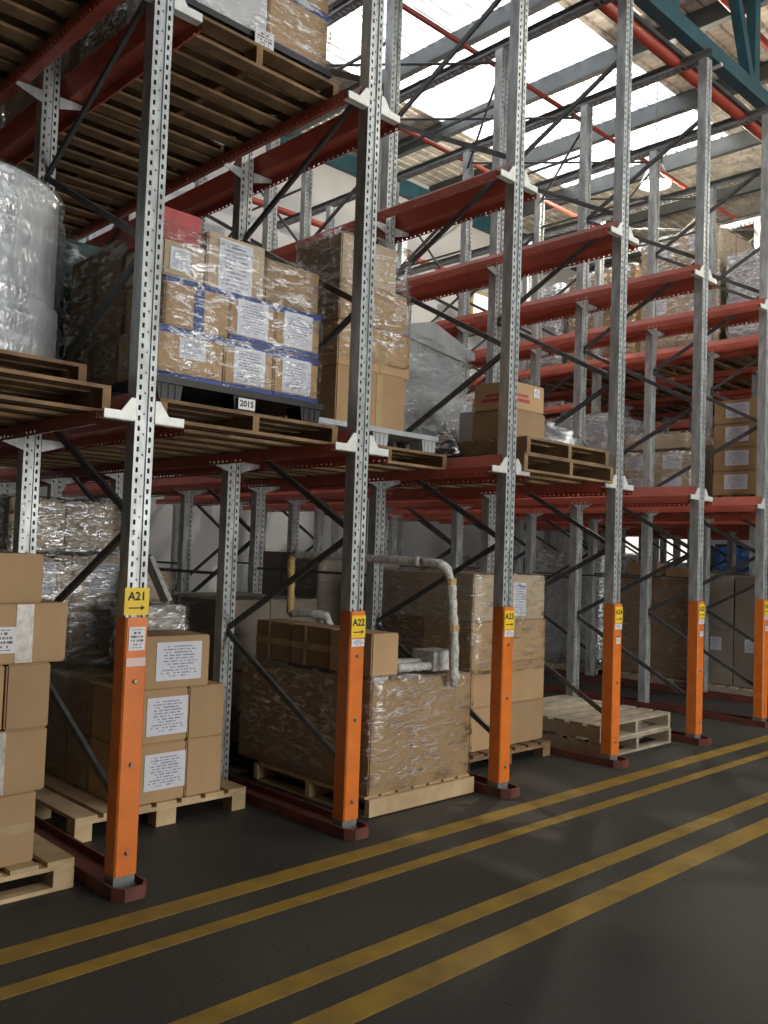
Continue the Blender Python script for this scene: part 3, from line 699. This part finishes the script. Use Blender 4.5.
t = thing('wrapped_machine', 'grey plastic wrapped machine behind the brown cartons', 'machine', o)
MB().prism([(-.52,0),(.42,0),(.42,.62),(-.52,.72)],'y',-.42,.42).build('base_cabinet','gryw',t)
MB().prism([(-.46,.73),(.30,.64),(.36,1.12),(-.42,1.16)],'y',-.36,.36).build('upper_body','gryw',t)
MB().prism([(-.48,1.16),(-.1,1.26),(.46,1.08),(.46,1.02),(.3,.98),(-.48,1.08)],'y',-.40,.40).build('lid','gryw',t)
put('stretch_wrap', wrap_mesh(-.55,.46,-.45,.45,.01,.70,'film',.02,41), t)
put('stretch_wrap', wrap_mesh(-.50,.40,-.40,.40,.74,1.10,'film',.025,42), t)
load('brown cartons at the back on the lower rails right of the fourth post', (4.45,5.5,2.3,3.3,Z1+.137,2.95), (2,2,2), 'card_d', 'film_l')

# ---- lane 4: two empty pallets
pallet(4.93, .16, 0, 'lower of two empty pallets on the floor right of the fourth post', 'wood_g', h=.135, ntop=6)
pallet(4.93, .17, .137, 'upper of two empty pallets on the floor right of the fourth post', 'wood_g', h=.135, ntop=7)

# ---- farther lanes
G = 'loads on the floor in the far lane'
for k,(ya,yb,zt,m_,f_,txt) in enumerate(((.62,1.50,1.50,'card_g','film_l','grey brown boxed load with white label on the far floor, right of the fifth post'),
                                   (1.62,2.75,1.42,'card_d','film','dark wrapped load on the far floor between the fourth and fifth posts'),
                                   (2.95,4.25,1.74,'card_w','film_h','silver wrapped load on the far floor left of the fourth post'),
                                   (4.4,5.5,1.62,'card_d','film','rearmost wrapped load on the far floor in the row behind the fourth post'))):
    load(txt, (8.72,9.75,ya,yb,.14,zt), (2,2,4 if k != 0 else 2), m_, f_, lab=(.0,.75,.14,.16) if k == 0 else None, face='x', labrows=(0,) if k == 0 else None)
    pallet(9.23, ya, 0, 'wooden pallet under the %s' % txt.split(' on the ')[0], 'wood_g')
carton((8.80,9.25,2.9-.75,2.6,1.43,1.62), 'loose open brown carton on the dark wrapped far load', 'card_d')
carton((8.85,9.2,1.70,2.05,1.43,1.58), 'small loose brown carton on the dark wrapped far load', 'card')
load('brown load on the floor in the lane behind the fifth post', (10.2,11.2,1.4,2.5,.14,1.55), (2,2,3), 'card_g', 'film_l')
load('black wrapped load on the far floor beside the sixth post', (10.15,11.2,.2,1.3,.14,1.9), (1,1,2), 'blkp', 'film_l')
# lower rails, lane 6: labelled cartons, left faces towards the camera
for k,(ya,yb,n,txt) in enumerate(((.12,.66,4,'column of four labelled cartons on the lower rails left of the sixth post'),
                          (.90,1.86,2,'two rows of wrapped labelled cartons on the lower rails right of the fourth post'),
                          (1.95,2.75,3,'white wrapped carton load on the lower rails behind the fourth post'),
                          (2.95,3.9,2,'rear wrapped carton load on the lower rails behind the fourth post'))):
    load(txt, (7.26,8.3,ya,yb,Z1+.137,Z1+.137+.262*n if k != 2 else 3.42), (2,1 if k == 0 else 2,n), ('card','card_p','card_w','card_p')[k], (None,'film','film_h','film_h')[k], lab=(.0,.55,.26 if k == 0 else .24,.16), face='x')
    if k in (0,1,3): pallet(7.81, (.08,1.27,2.6)[(0,1,None,2)[k]] if k else .06, Z1, 'wooden pallet under the %s' % txt.split(' on the ')[0])
load('brown carton lying behind the two rows of labelled cartons', (7.3,8.2,1.0,1.8,Z1+.137+.56,Z1+.137+.74), (1,1,1), 'card_p', 'film')
# upper rails in lanes 7 to 9
for lane in (7,8,9):
    for k,(ya,yb,zt) in enumerate(((.10,1.2,5.9),(1.32,2.42,6.0),(2.52,3.6,5.75),(3.72,4.8,5.7))):
        if lane == 7 and k == 0: zt = 5.55
        txt = '%s load on the upper rails %s, %s from the aisle' % (('grey wrapped','labelled carton','wrapped carton','white wrapped')[k], lane_txt(lane), ORD[k])
        load(txt, (xc(lane)-.53,xc(lane)+.5,ya,yb,Z2+.137,zt), (2,2,2 if k < 2 else 3), ('card_w','card_p','card','card_w')[k] if lane == 7 else 'card_p', 'film_h' if k in (0,3) else 'film', lab=(.0,.78,.22,.2) if lane == 7 else None, face='x')
        pallet(xc(lane), ya-.03, Z2, 'wooden pallet on the upper rails %s, %s from the aisle' % (lane_txt(lane), ORD[k]))
# lower rails in lanes 8, 9
for lane in (8,9):
    for k,(ya,yb,zt) in enumerate(((.3,1.4,3.6),(1.6,2.7,3.3))):
        load('carton load on the lower rails %s, %s from the aisle' % (lane_txt(lane), ORD[k]), (xc(lane)-.5,xc(lane)+.5,ya,yb,Z1+.137,zt), (2,2,3), 'card_p', 'film', lab=(0,.5,.22,.16), face='x')
        pallet(xc(lane), ya-.03, Z1, 'wooden pallet on the lower rails %s, %s from the aisle' % (lane_txt(lane), ORD[k]))

# ---- upper rails over lanes 0 and 1, and the decks seen from below
for lane in (0,1):
    for k in range(4):
        yy = (.17 if lane else -.02)+k*1.21
        pallet(xc(lane), yy, Z2, 'wooden pallet on the upper rails %s, %s from the aisle' % (lane_txt(lane), ORD[k]), 'wood', ntop=8, nbot=6)
        if not (lane == 1 and k == 0):
            load('unseen light-blocking load on the upper rails %s, %s from the aisle' % (lane_txt(lane), ORD[k]), (xc(lane)-.54,xc(lane)+.54,yy+.04,yy+1.12,Z2+.137,5.5), (2,2,2), 'card_d', 'film_l')  # hidden loads added to stop skylight leaking through the deck board gaps
plastic_pallet(.72,.20,Z2+.137,1.08,1.1,.075,'blkp','black plastic pallet on the upper rails between posts A21 and A22')
z0 = Z2+.214
o = (.72,.75,z0)
t = thing('wrapped_load', 'wrapped white and brown boxes at the top between posts A21 and A22', 'wrapped load', o)
carton_part(t,o,(.19,.80,.24,.75,z0,z0+.62),'card_w')
carton_part(t,o,(.81,1.25,.24,.75,z0,z0+.36),'card',tape=('b'))
carton_part(t,o,(.81,1.25,.24,.75,z0+.362,z0+.75),'card',lab=(0,.5,.25,.2))
carton_part(t,o,(.19,1.25,.76,1.28,z0,z0+.7),'card_d')
put('stretch_wrap', wrap_mesh(-.55,.55,-.53,.55,.002,.78,'film',.010,61), t)
tg = MB().box(-.065,.065,-.0015,.0015,-.05,.05).build('paper_tag','paper_s',t,(.11-.09,-.575,-.035))
# lower decks deeper in lanes 0 to 3 (seen from below)
for lane,ks in ((0,(1,2,3)),(1,(2,))):
    for k in ks:
        yy = .1+k*1.24+(.16 if lane == 0 else 0)
        pallet(xc(lane), yy, Z1, 'wooden pallet on the lower rails %s, %s from the aisle' % (lane_txt(lane), ORD[k]))
        if lane in (0,1): load('brown wrapped load on the lower rails %s, %s from the aisle' % (lane_txt(lane), ORD[k]), (xc(lane)-.53,xc(lane)+.53,yy+.04,yy+1.1,Z1+.137,3.3), (2,2,2), 'card_d', 'film_l')
# floor loads at the back of lane 0
load('dark wrapped load on the floor behind the cartons left of post A21', (-1.25,-.2,1.7,2.8,.14,1.7), (2,2,3), 'card_g', 'film_l')
pallet(-.71,1.66,0,'wooden pallet under the dark load left of post A21','wood')
# blue drums far right by the wall
for k,x in enumerate((21.3,22.1,22.9)):
    t = thing('plastic_drum', 'blue plastic drum by the far wall, %s from the left' % ORD[k], 'drum', (x,7.0,1.25), 0, 'blue drums by the far wall')
    MB().lathe([(0,0),(.29,0),(.30,.05),(.30,.3),(.315,.33),(.30,.36),(.30,.6),(.315,.63),(.30,.66),(.29,.9),(0,.92)],24).build('body','blued',t,smooth=True)
    MB().lathe([(.295,.86),(.31,.88),(.31,.92),(.29,.93)],24).build('rim','blkp',t)
tag(MB().box(-1.4,1.4,-.35,.35,1.19,1.25).box(-1.38,-1.3,-.33,.33,0,1.19).box(1.3,1.38,-.33,.33,0,1.19).build('steel_bench','galv',None,(22.1,7.0,0)), 'tall steel bench carrying the blue drums by the far wall', 'bench')

# ------------------------------------------------------------------ lamps
def lamp(x, y, z, label, watt):
    t = thing('high_bay_lamp', label, 'lamp', (x,y,z), 0, 'high bay lamps')
    MB().lathe([(.06,.30),(.10,.28),(.16,.14),(.22,.02),(.225,0),(.215,0),(.15,.13),(.09,.26),(.0,.27)],24).build('reflector','alu',t,smooth=True)
    MB().lathe([(0,-.03),(.12,-.02),(.20,.012),(.20,.03),(0,.03)],24).build('lens','lampe',t)
    MB().box(-.07,.07,-.07,.07,.30,.48).build('gear_box','galv_d',t)
    MB().tube([(0,0,.48),(0,0,ROOF-z)],.006,6).build('hanger','galv_d',t)
    ld = bpy.data.lights.new('lamp_light','POINT'); ld.shadow_soft_size = .1; ld.energy = watt; ld.color = (1,.90,.74)
    lo = bpy.data.objects.new('lamp_light', ld); COL.objects.link(lo); lo.parent = t; lo.location = (0,0,-.16)
lamp(9.2, 2.52, 7.0, 'bright round high bay lamp hanging under the roof above the racks', 700)
for k,(x,y) in enumerate(((5.4,-3.0),(11.2,-3.0),(17.0,-3.0))):  # out of view, added as extra light from the aisle side
    lamp(x, y, 7.2, 'unseen high bay lamp added over the aisle, %s from the left' % ORD[k], LAMP_W)
